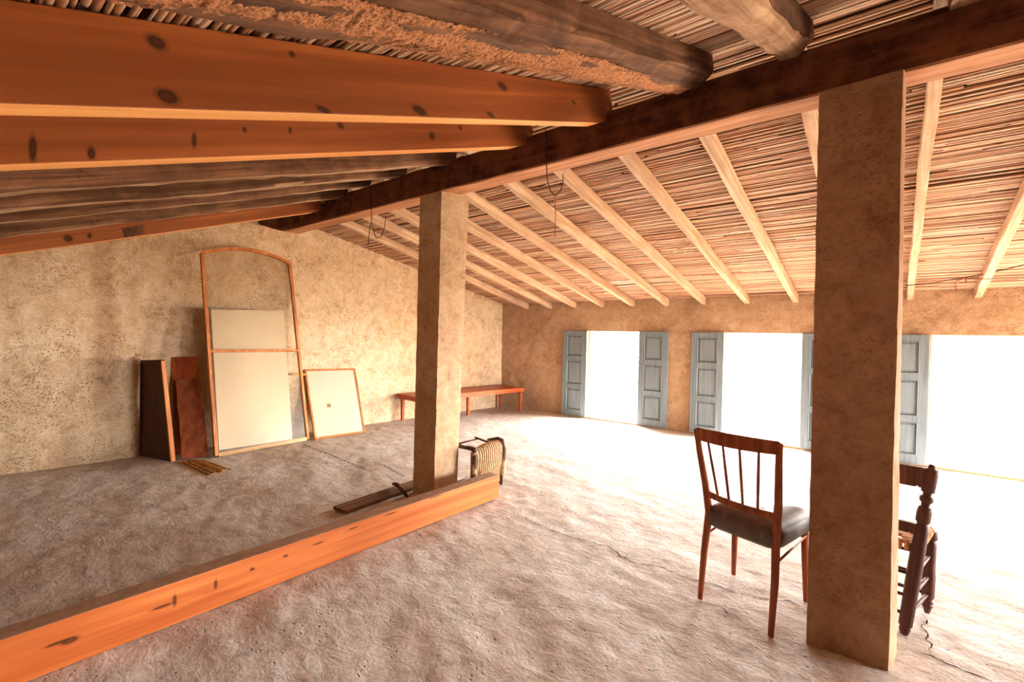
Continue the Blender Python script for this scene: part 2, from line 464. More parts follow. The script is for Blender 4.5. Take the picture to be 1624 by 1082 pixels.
def reed_geo(mb, x0, x1, y, z, r, tilt, sag, n=5, rings=4):
    R = []
    for i in range(rings):
        t = i / (rings - 1); x = x0 + (x1 - x0) * t
        yy_ = y + tilt * (x - x0) + sag * sin(pi * t); zz = z - abs(sag) * .6 * sin(pi * t)
        rr = r * (1.0 - .15 * t)
        R.append([(x, yy_ + rr * cos(2 * pi * j / n), zz + rr * sin(2 * pi * j / n)) for j in range(n)])
    mb.loft(R, False, True)
PITCHR = .0195
near = []                          # reeds close enough to be told apart
def reed_field(fr, ya, yb, slope, is_left):
    mb = MB(); rn = []
    L = abs(yb - ya) * sqrt(1 + slope ** 2); n = int(L / PITCHR)
    for i in range(n):
        y0 = ya + (yb - ya) * (i + .5) / n
        x = -6.5 + random.uniform(-1.4, 0)
        while x < XR + .2:
            ln = random.uniform(1.3, 2.8)
            y = y0 + random.uniform(-.003, .003); r = random.uniform(.0068, .0105)
            if random.random() < .05: r *= .6
            z = fr(y) + .016 + random.uniform(-.005, .007)
            tilt = random.uniform(-.004, .004); sag = random.gauss(0, .004)
            if is_left and -.05 < y < YRIDGE and x < -.2 and x + ln > -1.5 and len(near) < 290:
                near.append((x, x + ln, y, z, r, tilt, sag))
            else:
                b = len(mb.v); reed_geo(mb, x, x + ln, y, z, r, tilt, sag)
                rn += [random.random()] * (len(mb.v) - b)
            x += ln + random.uniform(-.05, .03)
    o = mb.build('reed_mat', MAT['reeds'], ceiling, kind='stuff')
    at = o.data.attributes.new('rnd', 'FLOAT', 'POINT'); at.data.foreach_set('value', np.array(rn, dtype=np.float32))
    return o
reed_field(roof_r, YRIDGE - .02, YW + .25, SR, False)
reed_field(roof_l, YRIDGE + .02, YF - .1, SL, True)
variants = []
for k in range(6):
    m = MB(); reed_geo(m, 0, 1, 0, 0, 1.0, 0, 0, 6, 4)
    me = bpy.data.meshes.new('reed'); me.from_pydata(m.v, [], m.f); me.polygons.foreach_set('use_smooth', m.sm); me.materials.append(MAT['reed'])
    for vt in me.vertices: vt.co.y += random.uniform(-.25, .25) * sin(pi * vt.co.x); vt.co.z -= random.uniform(0, .2) * sin(pi * vt.co.x)
    variants.append(me)
for i, (x0, x1, y, z, r, tilt, sag) in enumerate(near):
    o = bpy.data.objects.new('reed', variants[i % 6]); COL.objects.link(o)
    o.parent = ceiling; o.location = (x0, y, z); o.scale = (x1 - x0, r, r); o.rotation_euler = (0, 0, tilt)

# loose broken reeds hanging from the mat
def loose_reeds(pts, label):
    t = None
    for p in pts:
        m = MB(); m.tube(p, .006, 5)
        m.build('broken_reed', MAT['reed'], ceiling)
nR = (0, SR, 1); pR = (0, YW, 1.985)
def onroof(u, v, dz=0.0):
    return pl(u, v, nR, (0, YW, 1.985 - dz))
loose_reeds([[onroof(1032, 382), onroof(1060, 380, .03), onroof(1088, 376)], [onroof(1036, 388, .02), onroof(1062, 388, .04), onroof(1086, 382, .01)],
             [onroof(1030, 378), onroof(1058, 376, .02), onroof(1080, 372)], [onroof(1060, 402, .03), onroof(1075, 396, .03), onroof(1092, 388, .01)],
             [onroof(1083, 392, .05), onroof(1086, 400, .08), onroof(1082, 404, .1)],
             [onroof(912, 464), onroof(926, 458, .03), onroof(940, 452, .01)], [onroof(916, 466, .02), onroof(932, 460, .05), onroof(944, 454, .02)],
             [onroof(934, 468), onroof(946, 465, .03), onroof(958, 464, .01)]], '')

# ------------------------------------------------------------------ beams
def rough_beam(name, mat, x0, x1, y0, y1, zbot, ztop, label, cat='rafter', group=None, jit=.006, seg=26, ch=.012, wander=.0, parent=None, taper=0.0, wane=0.0):
    """beam along Y; zbot/ztop are functions of y; irregular chamfered section"""
    mb = MB(); R = []
    ph = random.uniform(0, 50)
    for i in range(seg + 1):
        t = i / seg; y = y0 + (y1 - y0) * t
        b, tp = zbot(y), ztop(y)
        w0 = wander * float(fbm(np.array(y + ph), np.array(ph), 1.1, 2)); h0 = wander * .6 * float(fbm(np.array(y + ph), np.array(ph + 9), 1.3, 2))
        xa, xb_ = x0 + w0, x1 + w0; b = b + h0
        c2 = ch + wane * (.5 + .5 * float(vnoise(np.array(y * 1.7 + ph), np.array(3.3))))
        sec = [(xa + ch, b), (xb_ - c2, b), (xb_, b + c2), (xb_, (b + tp) / 2), (xb_, tp), (xa, tp), (xa, (b + tp) / 2), (xa, b + ch)]
        ring = []
        for k, (xx, zz) in enumerate(sec):
            nz = 1.0 if k not in (4, 5) else .2
            ring.append((xx + nz * jit * float(vnoise(np.array(y * 9 + k * 7.7 + ph), np.array(k * 1.3))), y, zz + nz * jit * float(vnoise(np.array(y * 8 + k * 3.1 + ph), np.array(k * 2.9 + 40)))))
        R.append(ring)
    mb.loft(R, True, False)
    o = mb.build(name, mat, parent)
    if parent is None: tag(o, label, cat, group)
    return o

# ridge beam on the pillars: near face Y = 2.62, underside z = 2.56
def ridge_beam(name, xa, xb_, label, taper_left=0.0):
    mb = MB(); R = []; seg = int((xb_ - xa) / .12); ph = random.uniform(0, 30)
    for i in range(seg + 1):
        x = xa + (xb_ - xa) * i / seg
        up = 0.0
        if taper_left: up = max(0.0, 1 - (x - xa) / taper_left) * .17
        j = lambda k: .003 * float(vnoise(np.array(x * 6 + ph), np.array(k * 5.3)))
        zb_, zt = 2.56 + up, 2.785
        R.append([(x, 2.62 + j(1), zb_ + .008 + j(2)), (x, 2.62 + j(3), zt), (x, 2.79, zt), (x, 2.79 + j(4), zb_ + .008 + j(5)), (x, 2.782, zb_ + j(6)), (x, 2.628, zb_ + j(7))])
    mb.loft(R, True, False)
    o = mb.build(name, MAT['ridge'])
    o.data.materials.append(MAT['ridgelit'])
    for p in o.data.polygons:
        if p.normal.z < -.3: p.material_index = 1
    return tag(o, label, 'beam')
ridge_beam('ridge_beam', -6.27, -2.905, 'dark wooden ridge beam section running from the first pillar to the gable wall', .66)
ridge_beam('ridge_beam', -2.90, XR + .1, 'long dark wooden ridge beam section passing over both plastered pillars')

# right-hand pale rafters
RB = lambda y: 1.905 + SR * (YW - y)
RT = lambda y: roof_r(y) + .004
rr = [(-5.45, 'pale rafter against the gable wall above the corner bench'), (-4.92, 'second pale rafter from the gable wall'), (-4.40, 'third pale rafter from the gable wall'),
      (-3.86, 'fourth pale rafter from the gable wall, ending above the first window'), (-3.32, 'fifth pale rafter from the gable wall with torn reeds beside its low end'),
      (-2.76, 'sixth pale rafter from the gable wall, ending right of the first window'), (-2.21, 'seventh pale rafter from the gable wall, beside hanging broken reeds'),
      (-1.63, 'pale rafter ending above the left shutter of the middle window'), (-1.05, 'straight pale rafter ending above the middle window opening'),
      (-.46, 'pale rafter half hidden behind the large front pillar'), (.10, 'pale rafter just right of the large front pillar'), (.66, 'pale rafter at the right edge with wires crossing its end'),
      (1.22, 'pale rafter beyond the right edge of the view, above the third window'), (1.78, 'pale rafter right of the third window'), (2.34, 'pale rafter left of the fourth window'), (2.9, 'pale rafter over the fourth window'), (3.46, 'pale rafter right of the fourth window'), (4.02, 'second last pale rafter before the right wall'), (4.58, 'last pale rafter before the right wall')]
for x, lab in rr:
    wdt = .062 + random.uniform(-.003, .006)
    rough_beam('rafter', MAT['rafter'], x, x + wdt, 2.665, YW + .03, RB, RT, lab, group='pale rafters on the window side', jit=.004, seg=34, ch=.005, wander=.006)

# left-hand rafters: new pine
LT = lambda y: roof_l(y) + .004
def pine_beam(name, x0, x1, y0, y1, depth, label, mat):
    mb = MB()
    # side outline in (y, z); the upper end is notched over the ridge beam
    ye = y1
    out = [(y0, roof_l(y0) - depth), (ye - .10, roof_l(ye - .10) - depth), (ye - .015, roof_l(ye) - depth + .01), (ye - .005, roof_l(ye) - depth + .10), (ye + .07, roof_l(ye) - depth + .10), (ye + .03, LT(ye + .03)), (y0, LT(y0))]
    n = len(out)
    vs = [(x0, y, z) for y, z in out] + [(x1, y, z) for y, z in out]
    fs = [tuple(range(n)), tuple(reversed(range(n, 2 * n)))] + [(i, n + i, n + (i + 1) % n, (i + 1) % n) for i in range(n)]
    mb.add(vs, fs)
    o = mb.build(name, mat, bevel=.004)
    o.data.materials.append(MAT['pinelit'])
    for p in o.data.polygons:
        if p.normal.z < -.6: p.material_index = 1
    return tag(o, label, 'rafter', 'new pine rafters')
PB, PD, PLt = srgb(154, 84, 40), srgb(122, 60, 26), srgb(178, 106, 54)
kn = lambda X_, L: [(px(u, v, X_), a, b) for u, v, a, b in L]
MAT['pinelit'] = wood('pine_lit_underside', srgb(232, 168, 98), srgb(206, 132, 68), srgb(240, 188, 124), 1, rough=.6, gscale=.6, bstr=.1, slope=SL0)  # paler copy for the undersides, floor bounce painted into the colour
MAT['pine1'] = wood('new_pine_near', PB, PD, PLt, 1, knots=kn(-1.39, [(248, 67, .028, .022), (266, 153, .03, .022), (463, 86, .012, .012), (513, 174, .03, .012), (665, 175, .05, .022), (797, 137, .045, .022), (778, 182, .035, .014), (910, 162, .03, .014)]), rough=.5, gscale=.6, bstr=.1, rnd=False, slope=SL0, spec=.2, heart=(.56, 2.075))
MAT['pine2'] = wood('new_pine_second', PB, PD, PLt, 1, knots=kn(-2.0, [(52, 236, .012, .06), (145, 243, .015, .03), (308, 222, .012, .04), (388, 206, .012, .016), (460, 207, .012, .02), (540, 199, .025, .02), (685, 215, .03, .03), (730, 203, .02, .02)]), rough=.5, gscale=.6, bstr=.1, rnd=False, slope=SL0, spec=.2, heart=(.808, 2.19))
MAT['pine3'] = wood('new_pine_third', PB, PD, PLt, 1, knots=kn(-4.67, [(108, 378, .04, .04), (142, 374, .02, .03)]), rough=.5, gscale=.6, bstr=.1, rnd=False, slope=SL0, spec=.2)
pine_beam('pine_rafter', -1.475, -1.39, YF + .02, 2.60, .205, 'nearest orange pine rafter with round dark knots, below the old crumbling log', MAT['pine1'])
pine_beam('pine_rafter', -2.095, -2.0, YF + .02, 2.60, .20, 'second orange pine rafter, between the nearest pine rafter and the dark old timbers', MAT['pine2'])
far_pine = pine_beam('pine_rafter', -4.77, -4.67, YF + .02, 2.58, .25, 'orange pine rafter nearest the gable wall, spliced with a dark patch', MAT['pine3'])
m = MB(); Pq = [px(u, v, -4.67) for u, v in ((193, 362), (226, 356), (231, 371), (198, 377))]
m.add([p + np.array([-.004, 0, 0]) for p in Pq] + [p + np.array([.003, 0, 0]) for p in Pq], [(3, 2, 1, 0), (4, 5, 6, 7), (0, 1, 5, 4), (1, 2, 6, 5), (2, 3, 7, 6), (3, 0, 4, 7)])
m.build('splice_patch', MAT['ridge'], far_pine, label='dark square patch')
# old timbers
def old(x0, x1, d, lab, mat='old', wane=.02, dz=0.0, jit=.007, y1=2.655):
    o = rough_beam('old_rafter', MAT[mat], x0, x1, YF + .02, y1, lambda y: roof_l(y) - d + dz, LT, lab, group='old weathered rafters', jit=jit, seg=46, ch=.012, wander=.012, wane=wane)
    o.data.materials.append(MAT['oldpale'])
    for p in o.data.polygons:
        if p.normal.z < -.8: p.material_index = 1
    return o
log = rough_beam('old_rafter', MAT['old'], -1.0, -.80, YF + .02, 2.64, lambda y: roof_l(y) - .155, LT, 'thick old log rafter with worm-eaten crumbling underside above the nearest pine rafter', group='old weathered rafters', jit=.012, seg=70, ch=.03, wander=.012, wane=.05)
# crumbled underside of that log
mb = MB(); R = []
for i in range(421):
    y = -.4 + 2.95 * i / 420; z = roof_l(y) - .155 - .016; ring = []
    hw = .5 + .5 * float(vnoise(np.array(y * 2.1), np.array(8.8)))
    for k in range(9):
        x = -1.0 + (.13 + .05 * hw) * k / 8
        e = 1 - abs(k - 4) / 4
        ring.append((x + random.uniform(-.003, .003), y, z + .022 - e * .020 + random.uniform(-.0035, .0035)))
    R.append(ring)
mb.loft(R, False, True, closed=False)
mb.build('crumbled_underside', MAT['crumb'], log, label='orange crumbling worm-eaten wood')
pal = rough_beam('old_rafter', MAT['old'], -.475, -.335, YF + .02, 2.64, lambda y: roof_l(y) - .145, LT, 'old log rafter with pale underside, nearest the camera above the large pillar', group='old weathered rafters', jit=.010, seg=60, ch=.02, wander=.010, wane=.04)
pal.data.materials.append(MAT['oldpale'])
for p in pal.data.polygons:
    if p.normal.z < -.35: p.material_index = 1  # downward faces take the paler timber colour
old(.13, .28, .16, 'dark old rafter in the top right corner past the pale-bottomed log')
old(.75, .90, .16, 'dark old rafter beyond the right edge, first past the corner one')
old(1.4, 1.55, .16, 'dark old rafter beyond the right edge, second past the corner one')
old(2.1, 2.25, .16, 'dark old rafter beyond the right edge, third past the corner one')
old(2.9, 3.05, .16, 'dark old rafter beyond the right edge, fourth past the corner one')
old(3.7, 3.85, .16, 'dark old rafter beyond the right edge, next to the right wall')
old(-2.87, -2.75, .155, 'old grey-brown rafter directly behind the second pine rafter')
old(-3.50, -3.37, .135, 'dark weathered rafter, second behind the two pine rafters')
old(-4.02, -3.90, .125, 'dark weathered rafter, third behind the two pine rafters', wane=.03)
old(-4.42, -4.30, .165, 'old rafter with a pale split edge beside the far pine rafter')
old(-5.42, -5.30, .13, 'old rafter hidden near the gable wall behind the far pine rafter')

# ------------------------------------------------------------------ pillars
MAT['pillar_pale'] = plaster('pale_pillar_plaster', srgb(218, 192, 160), srgb(202, 172, 138), srgb(142, 104, 76), .4, .6, .5, .66)
def pillar(bot, top, zt, label, mat='pillar'):
    mb = MB(); nz, ns = 60, 8
    R = []
    for i in range(nz + 1):
        t = i / nz; z = -.02 + (zt + .02) * t
        c = [np.array(b) * (1 - t) + np.array(tp) * t for b, tp in zip(bot, top)]
        ring = []
        for k in range(4):
            a, b = c[k], c[(k + 1) % 4]
            d = (b - a) / np.linalg.norm(b - a); nn = np.array([d[1], -d[0]])
            for s in range(ns):
                f = s / ns; p = a + (b - a) * f
                e = .0022 * float(fbm(np.array(p[0] * 4 + k * 9), np.array(z), 3.0, 3))
                if s == 0: p = p + ((c[k] * 1 - (c[0] + c[2]) / 2) * -.015) + .0016 * vnoise(np.array(z * 14), np.array(k * 3.0))
                p = p + nn * e
                ring.append((p[0], p[1], z))
        R.append(ring)
    mb.loft(R, True, True)
    o = mb.build('pillar', MAT[mat])
    m = o.modifiers.new('es', 'EDGE_SPLIT'); m.split_angle = radians(50)
    return tag(o, label, 'pillar')
pillar([(-3.274, 2.700), (-3.010, 2.712), (-2.985, 2.960), (-3.250, 2.955)], [(-3.161, 2.622), (-2.895, 2.630), (-2.805, 2.86), (-3.10, 2.86)], 2.562, 'square plastered pillar in the middle of the room behind the floor timber', 'pillar_pale')
pillar([(-.285, 2.566), (.018, 2.584), (.045, 2.795), (-.26, 2.79)], [(-.302, 2.606), (.006, 2.594), (.016, 2.80), (-.29, 2.80)], 2.562, 'large square plastered pillar at right beside the padded chair')

# ------------------------------------------------------------------ windows with shutters
def shutter(win, x0, x1, lab=None):
    h0, h1 = .025, HEAD - .003; y1 = YW - .012; y0 = y1 - .034
    mb = MB(); st = .085
    wv = x1 - x0
    st = min(st, wv * .2)
    H = h1 - h0; rails = [h0, h0 + H * .345, h0 + H * .675, h1]
    rw = [.10, .075, .075, .075]
    mb.box((x0, y0, h0), (x0 + st, y1, h1)); mb.box((x1 - st, y0, h0), (x1, y1, h1))
    zz = []
    mb.box((x0 + st, y0, h0), (x1 - st, y1, h0 + .10))
    mb.box((x0 + st, y0, rails[1] - .035), (x1 - st, y1, rails[1] + .035))
    mb.box((x0 + st, y0, rails[2] - .035), (x1 - st, y1, rails[2] + .035))
    mb.box((x0 + st, y0, h1 - .07), (x1 - st, y1, h1))
    o = mb.build('shutter', MAT['shutter'], win, bevel=.003)
    for za, zb_ in ((h0 + .10, rails[1] - .035), (rails[1] + .035, rails[2] - .035), (rails[2] + .035, h1 - .07)):
        m = MB(); xa, xb_ = x0 + st, x1 - st
        yr = y0 + .022; yp = y0 + .008; e0, e1 = .012, .040
        def rect(e, y): return [(xa + e, y, za + e), (xb_ - e, y, za + e), (xb_ - e, y, zb_ - e), (xa + e, y, zb_ - e)]
        # moulding lip, sunk channel and raised field
        m.loft([rect(0, y0 + .002), rect(.006, y0 - .004), rect(e0, y0 + .004), rect(e0 + .004, yr), rect(e1, yp)], False, False)
        b = len(m.v) - 4; m.f.append((b, b + 1, b + 2, b + 3)); m.sm.append(False)
        p = m.build('panel', MAT['shutter'], win); p.parent = o; p.matrix_parent_inverse = Matrix.Identity(4)
        p.matrix_parent_inverse = Matrix.Translation(-Vector(win.location))
    return o
SH = [((-4.57, -4.09), (-3.15, -2.68)), ((-2.33, -1.875), (-.92, -.46)), ((-.15, .315), (1.33, 1.79)), ((2.1, 2.55), (3.54, 4.0))]
for i, (a, b) in enumerate(OPEN):
    win = bpy.data.objects.new('window_%d' % (i + 1), None); COL.objects.link(win); win['kind'] = 'structure'
    win['label'] = ['low window opening nearest the corner bench, blue shutters folded open', 'low middle window behind the padded chair, blue shutters folded open', 'low window at the right edge, blue shutter showing beside the large pillar', 'low window beyond the right edge of the view'][i]
    for (s0, s1) in SH[i]:
        so = shutter(win, s0, s1)
        so.parent = win
    m = MB(); yq = YW + .05
    m.box((a, yq, .0), (a + .035, yq + .06, HEAD)); m.box((b - .02, yq, .0), (b, yq + .06, HEAD)); m.box((a + .035, yq, HEAD - .012), (b - .02, yq + .06, HEAD))
    m.build('window_frame', MAT['white'], win)
    m = MB(); m.box((a - .0, YW - .01, -.02), (b, YW + T, .022)); m.build('threshold', MAT['sill'], win, bevel=.004)
    L = bpy.data.lights.new('window_portal', 'AREA'); L.shape = 'RECTANGLE'; L.size = b - a; L.size_y = HEAD
    L.cycles.is_portal = True
    lo = bpy.data.objects.new('window_portal', L); COL.objects.link(lo); lo.location = ((a + b) / 2, YW + T + .02, HEAD / 2); lo.rotation_euler = (radians(-90), 0, 0)
# balcony and ground outside the windows
mb = MB(); mb.box((-9, YW + T, -.25), (12, 8.6, -.06))
struct('balcony', mb, MAT['terrace'])
mb = MB(); mb.add([(-60, -60, -5), (90, -60, -5), (90, 90, -5), (-60, 90, -5)], [(0, 1, 2, 3)])
struct('ground', mb, plain('dry_ground', srgb(160, 142, 116), .95, .3, .4))

# ------------------------------------------------------------------ timber on the floor
MAT['pine4'] = wood('new_pine_floor', srgb(198, 112, 54), srgb(164, 80, 32), srgb(216, 138, 76), 1, knots=kn(-2.605, [(111, 1016, .035, .016), (92, 1020, .05, .008), (277, 953, .012, .04), (258, 962, .06, .010), (342, 927, .012, .036), (400, 903, .02, .012), (453, 882, .02, .010), (505, 862, .05, .007), (560, 838, .05, .006), (620, 815, .07, .006), (690, 788, .09, .005)]), rough=.5, gscale=.6, bstr=.1, rnd=False, spec=.2)
mb = MB(); mb.box((-2.715, -.9, .004), (-2.605, 3.085, .204))
ft = mb.build('floor_timber', MAT['pine4'], bevel=.004)
ft.data.materials.append(plain('dusty_pine', srgb(168, 134, 108), .9, .25, 18, .1))
for p in ft.data.polygons:
    if p.normal.z > .7: p.material_index = 1
tag(ft, 'long orange pine timber lying on the floor in front of the middle pillar', 'timber')
# board and stick at the pillar foot
MAT['dull'] = wood('dull_board', srgb(140, 98, 66), srgb(90, 58, 38), srgb(168, 124, 88), 1, rough=.8)
a, b = fl(660, 764), fl(562, 797)
d = (b - a) / np.linalg.norm(b - a); nn = np.array([-d[1], d[0], 0])
if nn[0] < 0: nn = -nn
mb = MB(); a = a - d * .12; c2 = b + d * .2
P = [a, a + nn * .16, c2 + nn * .16, c2]
mb.hexa([tuple(p + np.array([0, 0, .004])) for p in P] + [tuple(p + np.array([0, 0, .026])) for p in P])
tag(mb.build('loose_board', MAT['dull'], bevel=.003), 'thin brown board lying in shadow beside the middle pillar', 'board')
p0, p1 = fl(624, 771, .03), fl(646, 788, .03)
mb = MB(); mid = (p0 + p1) / 2 + np.array([0, 0, .03])
mb.tube([p0 + np.array([0, 0, .02]), (p0 + mid) / 2 + np.array([.01, 0, .02]), mid, p1], [.016, .02, .018, .012], 6)
tag(mb.build('broken_stick', MAT['old']), 'short broken stick on the board at the pillar foot', 'stick')

# ------------------------------------------------------------------ things leaning on the gable wall
def gplane(off): return (GN, GA + GN * off)
def gw(u, v, off): return pl(u, v, *gplane(off))
class Lean:
    """local frame on a leaning panel: o origin, u along the base, v up the panel, n towards the room"""
    def __init__(s, b0, b1, t0, t1):
        b0, b1, t0, t1 = [np.array(p, float) for p in (b0, b1, t0, t1)]
        s.o = b0; s.u = (b1 - b0) / np.linalg.norm(b1 - b0)
        vv_ = (t0 + t1) / 2 - (b0 + b1) / 2; vv_ -= s.u * (vv_ @ s.u); s.v = vv_ / np.linalg.norm(vv_)
        s.n = np.cross(s.u, s.v)
        if s.n[0] < 0: s.n = -s.n
    def p(s, a, b, c=0.0): return s.o + s.u * a + s.v * b + s.n * c
    def at(s, u, v):
        q_ = pl(u, v, s.n, s.o) - s.o; return q_ @ s.u, q_ @ s.v
def slab(mb, L, poly, c0, c1):
    n = len(poly)
    vs = [L.p(a, b, c0) for a, b in poly] + [L.p(a, b, c1) for a, b in poly]
    mb.add(vs, [tuple(reversed(range(n))), tuple(range(n, 2 * n))] + [(i, (i + 1) % n, n + (i + 1) % n, n + i) for i in range(n)])
def bar(mb, L, p, q_, w0, c0, c1):
    p, q_ = np.array(p, float), np.array(q_, float); d_ = (q_ - p) / np.linalg.norm(q_ - p); nn_ = np.array([-d_[1], d_[0]]) * w0 / 2
    slab(mb, L, [p - nn_, q_ - nn_, q_ + nn_, p + nn_], c0, c1)

MAT['frame'] = wood('frame_wood', srgb(204, 132, 76), srgb(156, 88, 46), srgb(222, 160, 104), 2, rough=.55)
MAT['framepale'] = wood('frame_wood_pale', srgb(206, 172, 128), srgb(160, 120, 80), srgb(222, 192, 150), 1, rough=.7)
MAT['canvas'] = plain('pale_panel', srgb(212, 194, 162), .6, .06, 3, .2, .05)
MAT['canvas2'] = plain('pale_canvas', srgb(204, 188, 162), .6, .05, 3, .2, .05)
MAT['board'] = wood('red_brown_board', srgb(168, 84, 40), srgb(124, 54, 26), srgb(184, 100, 54), 2, rough=.7, gscale=.5)
MAT['board2'] = wood('brown_board', srgb(156, 84, 50), srgb(112, 54, 32), srgb(176, 104, 66), 2, rough=.8, gscale=.5)
MAT['dark'] = plain('dark_wood_edge', srgb(84, 54, 34), .8, .3, 20)

# large arched frame
b0, b1 = fl(343, 725), fl(488, 698)
LF = Lean(b0, b1, gw(320, 402, .09), gw(459, 418, .09))
root = thing('arched_frame', 'tall arched wooden frame with glass panes leaning against the gable wall', 'frame', b0)
A_ = {k: LF.at(*p) for k, p in dict(bl=(343, 725), br=(488, 698), tl=(320, 402), tr=(459, 418), ml=(337, 557), mr=(472, 556)).items()}
wid = (A_['br'][0] + A_['tr'][0]) / 2; lx = A_['tl'][0] * .5
tl = (A_['tl'][0], A_['tl'][1]); tr = (A_['tr'][0], A_['tr'][1]); bl = (0.0, .012); br = (A_['br'][0], .012)
th0, th1 = -.018, .018; fw = .035
def offs(p, q_, d_):
    p, q_ = np.array(p), np.array(q_); e = (q_ - p) / np.linalg.norm(q_ - p); return np.array([-e[1], e[0]]) * d_
def stile(p, q_, mat, nm='stile', w0=fw):
    m = MB(); bar(m, LF, p, q_, w0, th0, th1); m.build(nm, mat, root, bevel=.003)
stile(bl, tl, MAT['frame']); stile(br, tr, MAT['frame'])
stile((bl[0] + .018, .02), (br[0] - .018, .02), MAT['framepale'], 'bottom_rail', .045)
ml = (bl[0] + (tl[0] - bl[0]) * A_['ml'][1] / tl[1], A_['ml'][1]); mr = (br[0] + (tr[0] - br[0]) * A_['mr'][1] / tr[1], A_['mr'][1])
stile((ml[0] + .018, ml[1]), (mr[0] - .018, mr[1]), MAT['frame'], 'middle_rail', .03)
# arch
ac = [np.array(tl) + (np.array(tr) - np.array(tl)) * t + np.array([0, 1]) * 4 * t * (1 - t) * .115 for t in np.linspace(0, 1, 17)]
m = MB(); inner, outer = [], []
for i, p in enumerate(ac):
    e = ac[min(i + 1, 16)] - ac[max(i - 1, 0)]; e = e / np.linalg.norm(e); nn_ = np.array([-e[1], e[0]])
    inner.append(p - nn_ * fw / 2); outer.append(p + nn_ * fw / 2)
R = [[LF.p(*i_, th0), LF.p(*o_, th0), LF.p(*o_, th1), LF.p(*i_, th1)] for i_, o_ in zip(inner, outer)]
m.loft(R, True, False); m.build('arched_rail', MAT['frame'], root)
m = MB(); m.add([LF.p(*p, 0) for p in ([ml, mr] + list(reversed(ac)))], [tuple(range(19))]); m.build('pane', MAT['glass'], root)
m = MB(); m.add([LF.p(*p, 0) for p in (bl, br, mr, ml)], [(0, 1, 2, 3)]); m.build('pane', MAT['glass'], root)
# pale panel standing behind the glass
def uvp(L, u, v): return np.array(L.at(u, v))
q1, q2, q3, q4 = uvp(LF, 349, 714), uvp(LF, 465, 697), uvp(LF, 452, 492), uvp(LF, 336, 490)
m = MB(); r_ = .05; cor = []
e1 = (q3 - q2) / np.linalg.norm(q3 - q2); e2 = (q4 - q3) / np.linalg.norm(q4 - q3)
for t in np.linspace(0, 1, 7):
    cor.append(q3 - e1 * r_ * (1 - t) ** 2 + e2 * r_ * t ** 2)
q1[1] = max(q1[1], .004); q2[1] = max(q2[1], .004)
slab(m, LF, [q1, q2] + cor + [q4], -.034, -.022)
tag(m.build('pale_panel', MAT['canvas']), 'pale cream panel with a rounded corner standing behind the arched frame glass', 'panel')

# small framed canvas
b0, b1 = fl(500, 697), fl(578, 686)
LC = Lean(b0, b1, gw(483, 587, .03), gw(562, 585, .03))
root = thing('framed_canvas', 'small pale canvas in an orange wooden frame leaning right of the arched frame', 'picture', b0)
C = [uvp(LC, 500, 697), uvp(LC, 578, 686), uvp(LC, 562, 586), uvp(LC, 484, 588)]
C[0][1] = C[1][1] = .008
for i in range(4):
    m = MB(); p, q_ = C[i], C[(i + 1) % 4]; e = (q_ - p) / np.linalg.norm(q_ - p)
    bar(m, LC, p - e * .012 * (i % 2), q_ + e * .012 * (i % 2), .024, -.012, .014); m.build('frame_side', MAT['frame'], root, bevel=.002)
m = MB(); slab(m, LC, C, -.008, .004); m.build('canvas', MAT['canvas2'], root)
cc = uvp(LC, 521.5, 643.5); m = MB(); slab(m, LC, [cc + np.array(k) for k in ((-.026, -.026), (.026, -.026), (.026, .026), (-.026, .026))], .004, .006)
m.build('sticker', plain('sticker', srgb(150, 126, 70), .6, .2, 60), root, label='small olive square sticker')
# slat between the frames
a, b = gw(466, 594, .08), gw(484, 594, .08)
mb = MB(); e = (b - a); e = e / np.linalg.norm(e)
mb.tube([a - e * .02, b + e * .01], .018, 4, .7, up=(0, 0, 1), smooth=False, rot=pi / 4)
tag(mb.build('wood_offcut', wood('yellow_slat', srgb(222, 158, 74), srgb(180, 112, 44), srgb(236, 180, 100), 1)), 'short yellow wood offcut poking out between arched frame and small canvas', 'offcut')

# two brown boards
def board(base, top, poly_px, mat, nm, lab, off, ragged=False):
    L = Lean(fl(*base[0]), fl(*base[1]), gw(*top[0], off), gw(*top[1], off))
    poly = [uvp(L, *p) for p in poly_px]
    for p in poly[:2]: p[1] = .006
    if ragged:
        out = []
        for i, p in enumerate(poly):
            q_ = poly[(i + 1) % len(poly)]; n = 12
            for k in range(n): out.append(p + (q_ - p) * k / n + (np.array([random.uniform(-.006, .006), random.uniform(-.004, .004)]) if i in (2, 3) and k else 0))
        poly = out
    m = MB(); slab(m, L, poly, -.009, .009)
    return tag(m.build(nm, mat), lab, 'board')
board([(279, 722), (322, 719)], [(272, 566), (315, 566)], [(279, 722), (322, 719), (314, 566), (272, 567)], MAT['board'], 'brown_board', 'taller plain red-brown board leaning behind the ragged board', .05)
board([(289, 729), (331, 725)], [(278, 603), (318, 600)], [(289, 729), (331, 725), (318, 600), (278, 603)], MAT['board2'], 'brown_board', 'shorter brown board with a ragged edge leaning in front of the taller one', .12, True)
